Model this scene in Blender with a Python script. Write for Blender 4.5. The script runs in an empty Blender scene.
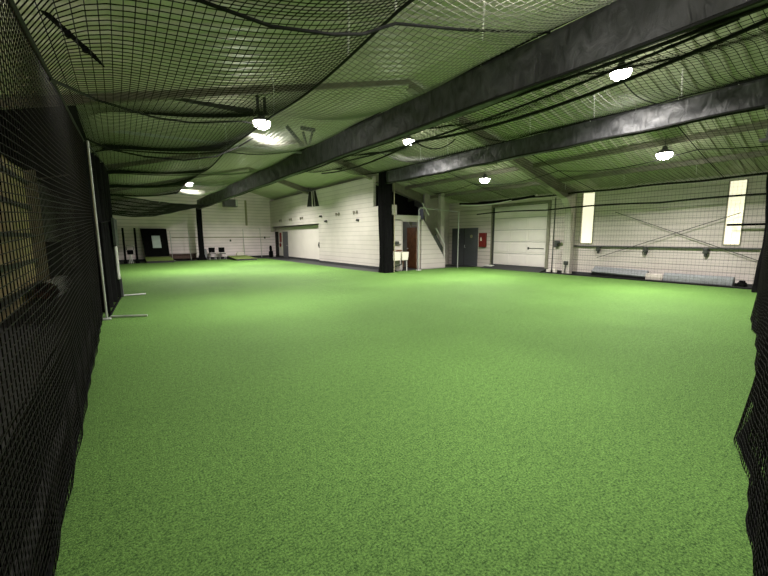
import bpy, math, random
import numpy as np
from mathutils import Vector, Matrix

random.seed(7)
rng = np.random.default_rng(7)
scene = bpy.context.scene
COL = scene.collection

# ------------------------------------------------------------------ materials
def new_mat(name):
    m = bpy.data.materials.new(name)
    m.use_nodes = True
    nt = m.node_tree
    return m, nt, nt.nodes, nt.links, nt.nodes["Principled BSDF"]

def setspec(b, v):
    if "Specular IOR Level" in b.inputs:
        b.inputs["Specular IOR Level"].default_value = v

def plain(name, col, rough=0.6, metal=0.0, spec=0.3, noise=0.0, nscale=8.0, bump=0.0):
    m, nt, N, Lk, b = new_mat(name)
    b.inputs["Base Color"].default_value = (*col, 1)
    b.inputs["Roughness"].default_value = rough
    b.inputs["Metallic"].default_value = metal
    setspec(b, spec)
    tc = N.new("ShaderNodeTexCoord")
    nz = N.new("ShaderNodeTexNoise")
    nz.inputs["Scale"].default_value = nscale
    nz.inputs["Detail"].default_value = 4
    Lk.new(tc.outputs["Object"], nz.inputs["Vector"])
    if noise > 0:
        rp = N.new("ShaderNodeValToRGB")
        rp.color_ramp.elements[0].position = 0.3
        rp.color_ramp.elements[1].position = 0.7
        rp.color_ramp.elements[0].color = (*[c * (1 - noise) for c in col], 1)
        rp.color_ramp.elements[1].color = (*[min(1, c * (1 + noise)) for c in col], 1)
        Lk.new(nz.outputs["Fac"], rp.inputs["Fac"])
        Lk.new(rp.outputs["Color"], b.inputs["Base Color"])
    if bump > 0:
        bp = N.new("ShaderNodeBump")
        bp.inputs["Strength"].default_value = bump
        bp.inputs["Distance"].default_value = 0.03
        Lk.new(nz.outputs["Fac"], bp.inputs["Height"])
        Lk.new(bp.outputs["Normal"], b.inputs["Normal"])
    return m

def emit(name, col, strength):
    m, nt, N, Lk, b = new_mat(name)
    b.inputs["Base Color"].default_value = (*col, 1)
    b.inputs["Emission Color"].default_value = (*col, 1)
    b.inputs["Emission Strength"].default_value = strength
    return m

def siding(name, col, period, groove=0.45, axis="Z", width=0.14, noise=0.1, rough=0.5, groove2=None):
    """painted metal siding: dark seams every `period` metres along one axis, faint grime"""
    m, nt, N, Lk, b = new_mat(name)
    b.inputs["Roughness"].default_value = rough
    setspec(b, 0.3)
    tc = N.new("ShaderNodeTexCoord")
    sp = N.new("ShaderNodeSeparateXYZ")
    Lk.new(tc.outputs["Object"], sp.inputs[0])
    dv = N.new("ShaderNodeMath"); dv.operation = "DIVIDE"; dv.inputs[1].default_value = period
    Lk.new(sp.outputs[axis], dv.inputs[0])
    fr = N.new("ShaderNodeMath"); fr.operation = "FRACT"
    Lk.new(dv.outputs[0], fr.inputs[0])
    rp = N.new("ShaderNodeValToRGB")
    e = rp.color_ramp.elements
    e[0].position = 0.0; e[0].color = (groove, groove, groove, 1)
    e[1].position = width; e[1].color = (1, 1, 1, 1)
    n1 = e.new(1 - width * 0.4); n1.color = (1, 1, 1, 1)
    n2 = e.new(1.0); n2.color = (groove, groove, groove, 1)
    Lk.new(fr.outputs[0], rp.inputs["Fac"])
    nz = N.new("ShaderNodeTexNoise"); nz.inputs["Scale"].default_value = 0.8; nz.inputs["Detail"].default_value = 5
    Lk.new(tc.outputs["Object"], nz.inputs["Vector"])
    rn = N.new("ShaderNodeValToRGB")
    rn.color_ramp.elements[0].position = 0.3; rn.color_ramp.elements[1].position = 0.7
    rn.color_ramp.elements[0].color = (*[c * (1 - noise) for c in col], 1)
    rn.color_ramp.elements[1].color = (*[min(1, c * (1 + noise)) for c in col], 1)
    Lk.new(nz.outputs["Fac"], rn.inputs["Fac"])
    mx = N.new("ShaderNodeMix"); mx.data_type = "RGBA"; mx.blend_type = "MULTIPLY"
    mx.inputs["Factor"].default_value = 1.0
    Lk.new(rn.outputs["Color"], mx.inputs["A"]); Lk.new(rp.outputs["Color"], mx.inputs["B"])
    Lk.new(mx.outputs["Result"], b.inputs["Base Color"])
    bp = N.new("ShaderNodeBump"); bp.inputs["Strength"].default_value = 0.6; bp.inputs["Distance"].default_value = 0.02
    Lk.new(rp.outputs["Color"], bp.inputs["Height"])
    Lk.new(bp.outputs["Normal"], b.inputs["Normal"])
    return m

def turf_mat(name, dark, light, patch=0.18):
    m, nt, N, Lk, b = new_mat(name)
    b.inputs["Roughness"].default_value = 0.75
    setspec(b, 0.15)
    tc = N.new("ShaderNodeTexCoord")
    def noise(scale, detail, rough=0.6):
        n = N.new("ShaderNodeTexNoise")
        n.inputs["Scale"].default_value = scale; n.inputs["Detail"].default_value = detail
        n.inputs["Roughness"].default_value = rough
        Lk.new(tc.outputs["Object"], n.inputs["Vector"])
        return n
    fine = noise(75, 3, 0.8); mid = noise(20, 3, 0.7); big = noise(0.55, 4, 0.6)
    ad = N.new("ShaderNodeMath"); ad.operation = "MULTIPLY_ADD"; ad.inputs[1].default_value = 0.22
    Lk.new(mid.outputs["Fac"], ad.inputs[0])
    ml = N.new("ShaderNodeMath"); ml.operation = "MULTIPLY"; ml.inputs[1].default_value = 0.78
    Lk.new(fine.outputs["Fac"], ml.inputs[0]); Lk.new(ml.outputs[0], ad.inputs[2])
    rp = N.new("ShaderNodeValToRGB")
    rp.color_ramp.elements[0].position = 0.38; rp.color_ramp.elements[0].color = (*dark, 1)
    rp.color_ramp.elements[1].position = 0.62; rp.color_ramp.elements[1].color = (*light, 1)
    Lk.new(ad.outputs[0], rp.inputs["Fac"])
    rb = N.new("ShaderNodeValToRGB")
    rb.color_ramp.elements[0].position = 0.3; rb.color_ramp.elements[0].color = (1 - patch,) * 3 + (1,)
    rb.color_ramp.elements[1].position = 0.7; rb.color_ramp.elements[1].color = (1, 1, 1, 1)
    Lk.new(big.outputs["Fac"], rb.inputs["Fac"])
    mx = N.new("ShaderNodeMix"); mx.data_type = "RGBA"; mx.blend_type = "MULTIPLY"; mx.inputs["Factor"].default_value = 1
    Lk.new(rp.outputs["Color"], mx.inputs["A"]); Lk.new(rb.outputs["Color"], mx.inputs["B"])
    Lk.new(mx.outputs["Result"], b.inputs["Base Color"])
    bp = N.new("ShaderNodeBump"); bp.inputs["Strength"].default_value = 0.55; bp.inputs["Distance"].default_value = 0.03
    Lk.new(ad.outputs[0], bp.inputs["Height"])
    Lk.new(bp.outputs["Normal"], b.inputs["Normal"])
    return m

def tarp_mat(name):
    m, nt, N, Lk, b = new_mat(name)
    b.inputs["Roughness"].default_value = 0.55
    setspec(b, 0.55)
    tc = N.new("ShaderNodeTexCoord")
    mp = N.new("ShaderNodeMapping"); mp.inputs["Scale"].default_value = (1, 1.0, 0.5)
    Lk.new(tc.outputs["Object"], mp.inputs["Vector"])
    nz = N.new("ShaderNodeTexNoise"); nz.inputs["Scale"].default_value = 5; nz.inputs["Detail"].default_value = 5
    nz.inputs["Distortion"].default_value = 1.2
    Lk.new(mp.outputs[0], nz.inputs["Vector"])
    rp = N.new("ShaderNodeValToRGB")
    rp.color_ramp.elements[0].position = 0.35; rp.color_ramp.elements[0].color = (0.022, 0.022, 0.025, 1)
    rp.color_ramp.elements[1].position = 0.75; rp.color_ramp.elements[1].color = (0.085, 0.085, 0.095, 1)
    Lk.new(nz.outputs["Fac"], rp.inputs["Fac"]); Lk.new(rp.outputs["Color"], b.inputs["Base Color"])
    bp = N.new("ShaderNodeBump"); bp.inputs["Strength"].default_value = 0.7; bp.inputs["Distance"].default_value = 0.05
    Lk.new(nz.outputs["Fac"], bp.inputs["Height"]); Lk.new(bp.outputs["Normal"], b.inputs["Normal"])
    return m

M = dict(
    turf=turf_mat("turf_green", (0.021, 0.062, 0.011), (0.180, 0.345, 0.080)),
    mound_turf=turf_mat("mound_turf", (0.12, 0.17, 0.04), (0.24, 0.31, 0.10)),
    rubber=plain("dark_rubber_floor", (0.035, 0.035, 0.038), 0.8, noise=0.25, nscale=20),
    cage_floor=plain("cage_floor_mat", (0.03, 0.03, 0.03), 0.85, noise=0.3, nscale=12),
    right_siding=siding("right_wall_siding", (0.64, 0.57, 0.555), 0.2, 0.5),
    back_siding=siding("back_wall_siding", (0.90, 0.79, 0.82), 0.24, 0.5),
    part_siding=siding("partition_siding", (0.56, 0.515, 0.49), 0.24, 0.55, width=0.1),
    left_siding=siding("left_wall_siding", (0.62, 0.50, 0.28), 0.16, 0.4, axis="Y"),
    shaded_siding=siding("cage_shaded_siding", (0.10, 0.10, 0.085), 0.2, 0.35),  # shade of the unlit far wall is put into this colour
    ceiling=plain("ceiling_panel", (0.45, 0.46, 0.34), 0.5, noise=0.06, nscale=1.5),
    smooth_white=plain("smooth_white_wall", (0.62, 0.575, 0.545), 0.5, noise=0.05, nscale=1.0),
    dingy_white=plain("dingy_white_paint", (0.50, 0.46, 0.43), 0.55, noise=0.12, nscale=3),
    garage=plain("garage_white", (0.78, 0.72, 0.71), 0.45, noise=0.04, nscale=2),
    steel=plain("dark_steel", (0.05, 0.055, 0.05), 0.5, spec=0.4, noise=0.2, nscale=10),
    olive_steel=plain("olive_steel", (0.22, 0.21, 0.16), 0.55, spec=0.3, noise=0.15, nscale=5),
    white_paint=plain("white_paint", (0.65, 0.65, 0.62), 0.4, noise=0.05),
    galv=plain("galvanised_pole", (0.50, 0.52, 0.50), 0.35, 0.4, noise=0.08, nscale=20),
    tarp=tarp_mat("black_tarp"),
    black=plain("black_cloth", (0.006, 0.006, 0.0065), 0.9, spec=0.03, noise=0.3, nscale=9, bump=0.3),
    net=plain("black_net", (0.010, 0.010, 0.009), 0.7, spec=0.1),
    net_lit=plain("lit_net", (0.22, 0.22, 0.19), 0.5, spec=0.4),  # black net brightened; the lamp light on it is put into the colour
    rope=plain("black_rope", (0.012, 0.012, 0.012), 0.65, spec=0.2, noise=0.3, nscale=60),
    cord=plain("white_cord", (0.75, 0.75, 0.70), 0.5, noise=0.05, nscale=50),
    lens=emit("lamp_lens", (1.0, 0.96, 0.88), 60.0),
    housing=plain("lamp_housing", (0.10, 0.10, 0.10), 0.4, 0.3),
    skylight=emit("skylight_panel", (1.0, 0.93, 0.70), 0.95),
    frame=plain("window_frame", (0.30, 0.29, 0.24), 0.5),
    grey_door=plain("grey_door", (0.085, 0.088, 0.10), 0.45, noise=0.06),
    brown_door=plain("brown_wood", (0.13, 0.055, 0.025), 0.5, noise=0.3, nscale=6),
    red=plain("red_box", (0.17, 0.016, 0.014), 0.4, noise=0.06),
    label=plain("pale_label", (0.75, 0.72, 0.62), 0.5),
    sink=plain("white_plastic", (0.80, 0.76, 0.68), 0.35, noise=0.03),
    mat_grey=plain("grey_foam", (0.26, 0.27, 0.29), 0.75, noise=0.15, nscale=14, bump=0.3),
    mat_pink=plain("beige_foam", (0.48, 0.43, 0.40), 0.75, noise=0.08, nscale=14),
    screen_grey=plain("grey_pad", (0.055, 0.06, 0.06), 0.7, noise=0.15),
    rug_white=plain("pale_rug", (0.75, 0.74, 0.74), 0.9, noise=0.2, nscale=12),
    rug_red=plain("rug_underside", (0.17, 0.075, 0.055), 0.9, noise=0.2, nscale=14),
    bench=plain("dark_bench", (0.10, 0.06, 0.05), 0.6, noise=0.2),
    zone=plain("strike_zone_panel", (0.50, 0.56, 0.58), 0.5, noise=0.05),
    heater=plain("heater_grey", (0.09, 0.09, 0.095), 0.4, noise=0.1),
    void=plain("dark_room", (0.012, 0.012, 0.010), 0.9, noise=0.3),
    room=plain("back_room_paint", (0.22, 0.22, 0.20), 0.7, noise=0.08),
    glass=plain("dark_glass", (0.03, 0.035, 0.04), 0.08, spec=0.6),
    tan=plain("tan_board", (0.33, 0.30, 0.20), 0.6, noise=0.1),
)

# ------------------------------------------------------------------ helpers
class MB:
    def __init__(self, o=(0, 0, 0)):
        self.v, self.f, self.o = [], [], o
    def add(self, vs, fs):
        b = len(self.v)
        self.v += [tuple(p) for p in vs]
        self.f += [tuple(i + b for i in q) for q in fs]
        return self
    def box(self, x0, x1, y0, y1, z0, z1):
        vs = [(x, y, z) for x in (x0, x1) for y in (y0, y1) for z in (z0, z1)]
        return self.add(vs, [(0, 1, 3, 2), (4, 6, 7, 5), (0, 4, 5, 1), (2, 3, 7, 6), (0, 2, 6, 4), (1, 5, 7, 3)])
    def bbox(self, x0, x1, y0, y1, z0, z1, c=0.01):
        """box with chamfered vertical and horizontal edges"""
        c = min(c, (x1 - x0) * .45, (y1 - y0) * .45, (z1 - z0) * .45)
        def ring(i, z):
            return [(x0 + i + c, y0 + i, z), (x1 - i - c, y0 + i, z), (x1 - i, y0 + i + c, z), (x1 - i, y1 - i - c, z),
                    (x1 - i - c, y1 - i, z), (x0 + i + c, y1 - i, z), (x0 + i, y1 - i - c, z), (x0 + i, y0 + i + c, z)]
        rs = [ring(c * .5, z0), ring(0, z0 + c), ring(0, z1 - c), ring(c * .5, z1)]
        vs = sum(rs, []); fs = [tuple(range(7, -1, -1)), tuple(range(24, 32))]
        for k in range(3):
            for j in range(8):
                a, b2 = k * 8 + j, k * 8 + (j + 1) % 8
                fs.append((a, b2, b2 + 8, a + 8))
        return self.add(vs, fs)
    def poly(self, pts, d):
        """closed planar polygon extruded by vector d"""
        n = len(pts); d = Vector(d)
        vs = [Vector(p) for p in pts] + [Vector(p) + d for p in pts]
        fs = [tuple(range(n))[::-1], tuple(range(n, 2 * n))]
        fs += [(i, (i + 1) % n, n + (i + 1) % n, n + i) for i in range(n)]
        return self.add(vs, fs)
    def tube(self, pts, r, n=6, caps=True):
        pts = [Vector(p) for p in pts]; vs, fs = [], []
        prev = None
        for i, p in enumerate(pts):
            t = (pts[min(i + 1, len(pts) - 1)] - pts[max(i - 1, 0)]).normalized()
            if prev is None:
                a = t.orthogonal().normalized()
            else:
                a = (prev - t * prev.dot(t)).normalized()
            prev = a; b2 = t.cross(a)
            rr = r[i] if isinstance(r, (list, tuple)) else r
            vs += [p + (a * math.cos(2 * math.pi * k / n) + b2 * math.sin(2 * math.pi * k / n)) * rr for k in range(n)]
        for i in range(len(pts) - 1):
            for k in range(n):
                a0, a1 = i * n + k, i * n + (k + 1) % n
                fs.append((a0, a1, a1 + n, a0 + n))
        if caps:
            fs += [tuple(range(n))[::-1], tuple(range((len(pts) - 1) * n, len(pts) * n))]
        return self.add(vs, fs)
    def grid(self, fn, nu, nv):
        vs = [fn(i / nu, j / nv) for i in range(nu + 1) for j in range(nv + 1)]
        fs = [(i * (nv + 1) + j, (i + 1) * (nv + 1) + j, (i + 1) * (nv + 1) + j + 1, i * (nv + 1) + j + 1)
              for i in range(nu) for j in range(nv)]
        return self.add(vs, fs)
    def build(self, name, mat, parent=None, smooth=False):
        me = bpy.data.meshes.new(name)
        o = Vector(self.o)
        me.from_pydata([tuple(Vector(p) - o) for p in self.v], [], self.f)
        me.validate(); me.update()
        if smooth:
            for p in me.polygons: p.use_smooth = True
        me.materials.append(mat)
        ob = bpy.data.objects.new(name, me)
        COL.objects.link(ob)
        if parent is not None:
            ob.parent = parent
        else:
            ob.location = o
        return ob

def tag(o, label, cat=None, group=None, kind=None):
    o["label"] = label
    if cat: o["category"] = cat
    if group: o["group"] = group
    if kind: o["kind"] = kind
    return o

def struct(o, label, cat="wall"):
    return tag(o, label, cat, None, "structure")

def empty(name, loc, label, cat, group=None, rz=0):
    o = bpy.data.objects.new(name, None)
    o.empty_display_size = 0.2
    COL.objects.link(o); o.location = loc; o.rotation_euler.z = rz
    return tag(o, label, cat, group)

def copy_tree(o, loc, label, rz=None):
    c = o.copy(); COL.objects.link(c); c.location = loc; c["label"] = label
    if rz is not None: c.rotation_euler.z = rz
    for ch in o.children:
        d = ch.copy(); COL.objects.link(d); d.parent = c
        for g in ch.children:
            e = g.copy(); COL.objects.link(e); e.parent = d
    return c

def net_mesh(name, fn, us, vs, su, sv, r, mat, parent=None, normal=(0, 0, 1), origin=(0, 0, 0)):
    """real knotless netting: one thin three-sided strand per grid line. fn(U,V)->xyz arrays"""
    V, F = [], []
    base = 0
    nrm = np.array(normal, float)
    def strands(P):                      # P: strands x samples x 3
        nonlocal base
        T = np.gradient(P, axis=1); T /= np.linalg.norm(T, axis=2, keepdims=True) + 1e-9
        A = np.cross(T, nrm); A /= np.linalg.norm(A, axis=2, keepdims=True) + 1e-9
        B = np.cross(A, T)
        rings = np.stack([P + r * (A * math.cos(a) + B * math.sin(a)) for a in (0.5, 0.5 + 2.0944, 0.5 + 4.1888)], axis=2)
        s, n = P.shape[:2]
        idx = np.arange(s * n * 3).reshape(s, n, 3) + base
        for k in range(3):
            k2 = (k + 1) % 3
            F.append(np.stack([idx[:, :-1, k], idx[:, :-1, k2], idx[:, 1:, k2], idx[:, 1:, k]], axis=-1).reshape(-1, 4))
        V.append(rings.reshape(-1, 3)); base += s * n * 3
    us, vs, su, sv = map(np.asarray, (us, vs, su, sv))
    U, W = np.meshgrid(us, sv, indexing="ij"); strands(np.stack(fn(U, W), axis=-1))
    W2, U2 = np.meshgrid(vs, su, indexing="ij"); strands(np.stack(fn(U2, W2), axis=-1))
    V = np.concatenate(V) - np.array(origin); F = np.concatenate(F)
    me = bpy.data.meshes.new(name)
    me.vertices.add(len(V)); me.vertices.foreach_set("co", V.astype(np.float32).ravel())
    me.loops.add(F.size); me.loops.foreach_set("vertex_index", F.astype(np.int32).ravel())
    me.polygons.add(len(F))
    me.polygons.foreach_set("loop_start", np.arange(0, F.size, 4, dtype=np.int32))
    me.polygons.foreach_set("loop_total", np.full(len(F), 4, dtype=np.int32))
    me.update(calc_edges=True); me.validate()
    me.materials.append(mat)
    ob = bpy.data.objects.new(name, me); COL.objects.link(ob)
    if parent is not None: ob.parent = parent
    else: ob.location = origin
    return ob

def rng_step(a, b, d):
    return np.linspace(a, b, max(2, int(round((b - a) / d)) + 1))

def sag_line(a, b, sag, n=14):
    a, b = Vector(a), Vector(b)
    return [a.lerp(b, t / n) + Vector((0, 0, -sag * 4 * (t / n) * (1 - t / n))) for t in range(n + 1)]

# ------------------------------------------------------------------ dimensions
XL, XR, YF, YB = -2.0, 15.9, -5.0, 31.3
RIDGE, RZ, SL = 6.8, 5.89, 0.26
def roof(x): return RZ - SL * abs(x - RIDGE)

# ------------------------------------------------------------------ setting
mb = MB(); mb.box(XL - .2, XR + .4, YF - .2, YB + .2, -0.2, -0.02)
struct(mb.build("floor", M["rubber"]), "dark rubber and concrete floor showing beyond the edge of the turf", "floor")
tp = [(-0.395, YF), (15.25, YF), (15.2, 2.3), (15.15, 9.7), (15.5, 11.6), (15.72, 13.1), (14.0, 13.75), (11.0, 13.72), (9.7, 13.5), (9.45, 15.3), (9.3, 29.3), (6.3, 29.75), (3.2, 29.3), (-0.395, 28.2)]
mb = MB(); mb.poly([(x, y, -0.02) for x, y in tp], (0, 0, 0.02))
struct(mb.build("floor_turf", M["turf"]), "bright green artificial turf covering the middle of the hall", "turf")
mb = MB(); mb.box(XL, -0.40, YF, YB, -0.02, -0.004)
struct(mb.build("floor_cage", M["cage_floor"]), "dark mat floor of the netted lane along the left wall", "floor")

# ribbed roof, each slope one structure
def roof_slope(x0, x1):
    m = MB(); prof = []
    y = YF
    while y < YB:
        prof += [(y, 0.0), (y + .20, 0.0), (y + .225, -.035), (y + .275, -.035)]
        y += .30
    prof.append((YB, 0.0))
    n = len(prof)
    vs = [(x, yy, roof(x) + dz) for x in (x0, x1) for yy, dz in prof]
    vs += [(x, yy, roof(x) + .15) for x in (x0, x1) for yy in (YF, YB)]
    fs = [(i, i + 1, n + i + 1, n + i) for i in range(n - 1)]
    fs += [(2 * n, 2 * n + 2, 2 * n + 3, 2 * n + 1)]
    m.add(vs, fs)
    return m
struct(roof_slope(RIDGE, XR + .3).build("ceiling", M["ceiling"]), "ribbed metal roof slope falling to the right wall", "ceiling")
struct(roof_slope(XL - .3, RIDGE).build("ceiling", M["ceiling"]), "ribbed metal roof slope falling to the left wall", "ceiling")

# walls
def gable(y0, y1, name, mat, label):
    m = MB(); m.poly([(XL - .2, y0, -.02), (XR + .3, y0, -.02), (XR + .3, y0, roof(XR + .3)), (RIDGE, y0, RZ), (XL - .2, y0, roof(XL - .2))], (0, y1 - y0, 0))
    return struct(m.build(name, mat), label)
gable(YB, YB + .2, "wall_back", M["back_siding"], "pale horizontally ribbed gable wall at the far end of the hall")
gable(YF - .2, YF, "wall_front", M["back_siding"], "pale ribbed gable wall behind the camera")
zt = roof(XR) + .02
m = MB()
W1, W2 = (7.45, 7.93, 1.32, 3.36), (2.97, 3.36, 1.32, 3.30)
GD = (9.45, 12.5, 0.0, 3.10)
ys = [YF, W2[0], W2[1], W1[0], W1[1], GD[0], GD[1], 15.6]
for a, b in zip(ys[:-1], ys[1:]):
    if (a, b) == W1[:2] or (a, b) == W2[:2]:
        z0, z1 = (W1 if a == W1[0] else W2)[2:]
        m.box(XR, XR + .25, a, b, -.02, z0); m.box(XR, XR + .25, a, b, z1, zt)
    elif (a, b) == GD[:2]:
        m.box(XR, XR + .25, a, b, GD[3], zt)
    else:
        m.box(XR, XR + .25, a, b, -.02, zt)
struct(m.build("wall_right", M["right_siding"]), "pale grey ribbed metal wall along the right side")
m = MB(); m.box(14.0, XR + .25, 15.6, 15.75, -.02, 4.2)
struct(m.build("wall_alcove", M["dingy_white"]), "beige end wall of the alcove beyond the stairs")
m = MB(); m.box(XL - .2, XL, YF, 14.6, -.02, roof(XL) + .03)
struct(m.build("wall_left", M["left_siding"]), "tan boarded wall behind the netted lane at far left")
m = MB(); m.box(XL - .2, XL, 14.6, YB, -.02, roof(XL) + .03)
struct(m.build("wall_left", M["shaded_siding"]), "ribbed far stretch of the left wall, its shade put into the colour")

# girts and posts of the left wall
m = MB()
for z in (0.35, 1.0, 1.7, 2.45, 3.15):
    m.box(XL, XL + .09, YF, 14.5, z - .05, z + .05)
struct(m.build("trim_1", M["steel"]), "dark horizontal rails across the tan left wall", "rail")
def left_post(y, label):
    m = MB(); m.box(XL, XL + .18, y - .09, y + .09, -.0, roof(XL) - .03); m.box(XL - .0, XL + .26, y - .02, y + .02, 0, roof(XL) - .03)
    tag(m.build("wall_post", M["olive_steel"]), label, "post", kind="structure")
left_post(14.6, "steel wall post where the left wall falls into shade")
left_post(8.3, "steel wall post beside the netted lane")

# partition building on the right of the hall
PX, PY = 10.6, 14.2
m = MB()
m.box(PX, PX + .15, 15.7, 22.0, -.02, 4.62)
m.box(PX, PX + .15, 22.0, YB, 2.42, 4.62)
m.box(PX, PX + .5, 22.0, YB, 2.42, 2.50)
m.box(PX, PX + .15, PY, 15.7, -.02, 2.70)
m.box(PX - .02, PX + .17, 14.3, 15.7, 2.66, 3.12)
m.box(PX, PX + .5, 22.0, 22.06, -.02, 2.45)
struct(m.build("wall_partition", M["part_siding"]), "white ribbed partition wall running back along the hall")
m = MB(); m.box(PX + .35, PX + .5, 22.0, YB, -.02, 2.46)
struct(m.build("wall_recess", M["smooth_white"]), "smooth white recessed wall under the partition overhang")
m = MB(); m.poly([(PX - .02, 31.25, 2.1), (PX - .02, 31.25, 2.6), (PX - .02, 30.6, 2.6), (PX - .02, 30.85, 2.25)], (.3, 0, 0))
struct(m.build("trim_2", M["part_siding"]), "angled end bracket of the partition overhang by the back wall", "trim")
m = MB()
m.box(PX, 11.22, PY, PY + .15, -.02, 2.45); m.box(12.38, 12.42, PY, PY + .15, -.02, 2.45)
m.box(PX, 12.45, PY, PY + .15, 2.40, 2.66)
m.box(PX, PX + .32, PY - .02, PY + .13, 2.66, 3.12)
struct(m.build("wall_sink", M["part_siding"]), "white partition wall with the doorway beside the sink")
m = MB(); m.poly([(12.42, PY - .1, -.02), (14.12, PY - .1, -.02), (14.12, PY - .1, .42), (12.55, PY - .1, 2.46), (12.42, PY - .1, 2.46)], (0, .1, 0))
struct(m.build("wall_stair", M["part_siding"]), "white ribbed triangular panel enclosing the stairs")
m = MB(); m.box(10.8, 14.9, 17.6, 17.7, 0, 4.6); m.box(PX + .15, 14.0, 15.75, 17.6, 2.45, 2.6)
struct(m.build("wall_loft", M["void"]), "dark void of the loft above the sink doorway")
m = MB(); m.box(PX + .15, 12.45, 16.3, 16.4, -.02, 2.45); m.box(12.64, 12.72, PY + .15, 16.4, -.02, 2.45)
struct(m.build("wall_inner", M["room"]), "grey wall of the small room seen through the doorway")
m = MB(); m.box(PX + .145, XR, 18.4, 18.5, -.02, 4.5)
struct(m.build("wall_rear", M["void"]), "dark wall closing the rooms behind the loft")
# dado strips
m = MB(); m.box(PX - .03, PX, 14.2, 22.0, -.02, .12); m.box(PX + .32, PX + .35, 22.0, YB, -.02, .12)
struct(m.build("baseboard_partition", M["rubber"]), "dark rubber base strip along the white partition", "baseboard")
m = MB(); m.box(XL, PX, YB - .03, YB, -.02, .14)
struct(m.build("baseboard_back", M["rubber"]), "dark base strip along the far wall", "baseboard")
m = MB(); m.box(XR - .06, XR, 2.0, 9.2, -.02, .10)
struct(m.build("baseboard_right", M["rubber"]), "dark base strip along the right wall", "baseboard")
# back wall rail
m = MB(); m.box(3.2, 10.5, YB - .05, YB - .001, 1.62, 1.67)
struct(m.build("trim_3", M["tan"]), "thin brownish rail across the far wall", "trim")

# steel frame: rafters, columns, purlins
def rafter(y, label):
    m = MB()
    for s, xe in ((1, XR - .02), (-1, XL + .02)):
        zb = roof(xe) - (.58 if s > 0 else .17)
        rd = .26 if s > 0 else .14; fw2 = .11 if s > 0 else .05
        pts = [(RIDGE, y, RZ - .04), (xe, y, roof(xe) - .04), (xe, y, zb), (RIDGE, y, RZ - rd)]
        m.poly([(p[0], y - .012, p[2]) for p in pts], (0, .024, 0))
        m.poly([(RIDGE, y - fw2, RZ - rd), (xe, y - fw2, zb), (xe, y - fw2, zb - .03), (RIDGE, y - fw2, RZ - rd - .03)], (0, 2 * fw2, 0))
    o = m.build("rafter", M["olive_steel"])
    tag(o, label, "rafter", "steel roof rafters", "structure")
rafter(8.3, "olive steel rafter over the middle of the hall")
rafter(15.9, "olive steel rafter over the front of the partition")
rafter(23.5, "olive steel rafter over the far third of the hall")
m = MB()
y = 8.3
m.poly([(15.62, y - .13, 0), (15.88, y - .13, 0), (15.88, y - .13, 3.4), (15.05, y - .13, 3.18), (15.45, y - .13, 2.75)], (0, .26, 0))
m.box(15.55, 15.6, y - .16, y + .16, 0, 2.6)
tag(m.build("wall_column", M["dingy_white"]), "pale tapered steel column between garage door and tall window", "column", kind="structure")
m = MB(); m.box(14.05, 14.3, 14.4, 14.62, 0, 3.9)
tag(m.build("wall_column", M["dingy_white"]), "pale square column at the foot of the stairs", "column", kind="structure")
for i, x in enumerate((8.2, 11.2, 12.8, 14.4)):
    m = MB(); z = roof(x)
    m.box(x - .03, x + .03, YF, YB, z - .17, z - .045)
    m.box(x - .03, x + .06, YF, YB, z - .19, z - .17)
    tag(m.build("purlin", M["olive_steel"]), "thin roof purlin running the length of the hall", "purlin", "roof purlins", "structure")

# skylight windows in right wall
for k, (w, lab) in enumerate(((W1, "tall narrow glowing window next to the pale column"), (W2, "tall narrow glowing window crossed by a black bar"))):
    y0, y1, z0, z1 = w
    m = MB()
    m.box(XR - .03, XR + .02, y0 - .03, y0, z0 - .03, z1); m.box(XR - .03, XR + .02, y1, y1 + .03, z0 - .03, z1)
    m.box(XR - .03, XR + .02, y0, y1, z0 - .05, z0)
    fr = m.build("window_%d" % (k + 1), M["frame"])
    struct(fr, lab, "window")
    p = MB(); p.box(XR + .04, XR + .06, y0, y1, z0, z1)
    p.build("window_pane", M["skylight"], fr)

# girt on the right wall + clamps, cross bracing
m = MB(); m.box(XR - .10, XR - .005, 2.0, 8.15, 1.16, 1.21)
struct(m.build("trim_4", M["steel"]), "dark horizontal rail along the right wall below the windows", "rail")
for y, lab in ((7.14, "dark clamp box hanging under the rail, nearest the pale column"), (5.48, "dark clamp box at the middle of the right wall rail"), (3.75, "dark clamp box under the rail beside the barred window")):
    m = MB((XR - .1, y, 1.1)); m.bbox(XR - .16, XR - .01, y - .07, y + .07, 1.0, 1.18, .02); m.bbox(XR - .13, XR - .03, y - .04, y + .04, .90, 1.0, .02)
    tag(m.build("clamp_box", M["steel"]), lab, "clamp", "clamp boxes on the right wall rail")
m = MB(); m.tube([(15.78, 6.6, 2.52), (15.78, 2.3, .76)], .012, 5)
tag(m.build("brace_rod", M["steel"]), "thin brace rod falling to the right across the right wall", "brace", "crossed brace rods")
m = MB(); m.tube([(15.74, 3.0, 2.3), (15.74, 7.15, .73)], .012, 5)
tag(m.build("brace_rod", M["steel"]), "thin brace rod rising to the right across the right wall", "brace", "crossed brace rods")
m = MB(); m.tube([(15.6, 3.26, 1.93), (15.6, 1.4, 1.93)], .035, 8); m.box(15.6, XR, 2.4, 2.46, 1.9, 1.96); m.box(15.6, XR, 3.16, 3.2, 1.91, 1.95)
tag(m.build("black_bar", M["black"]), "thick black horizontal bar in front of the last tall window", "bar")

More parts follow.
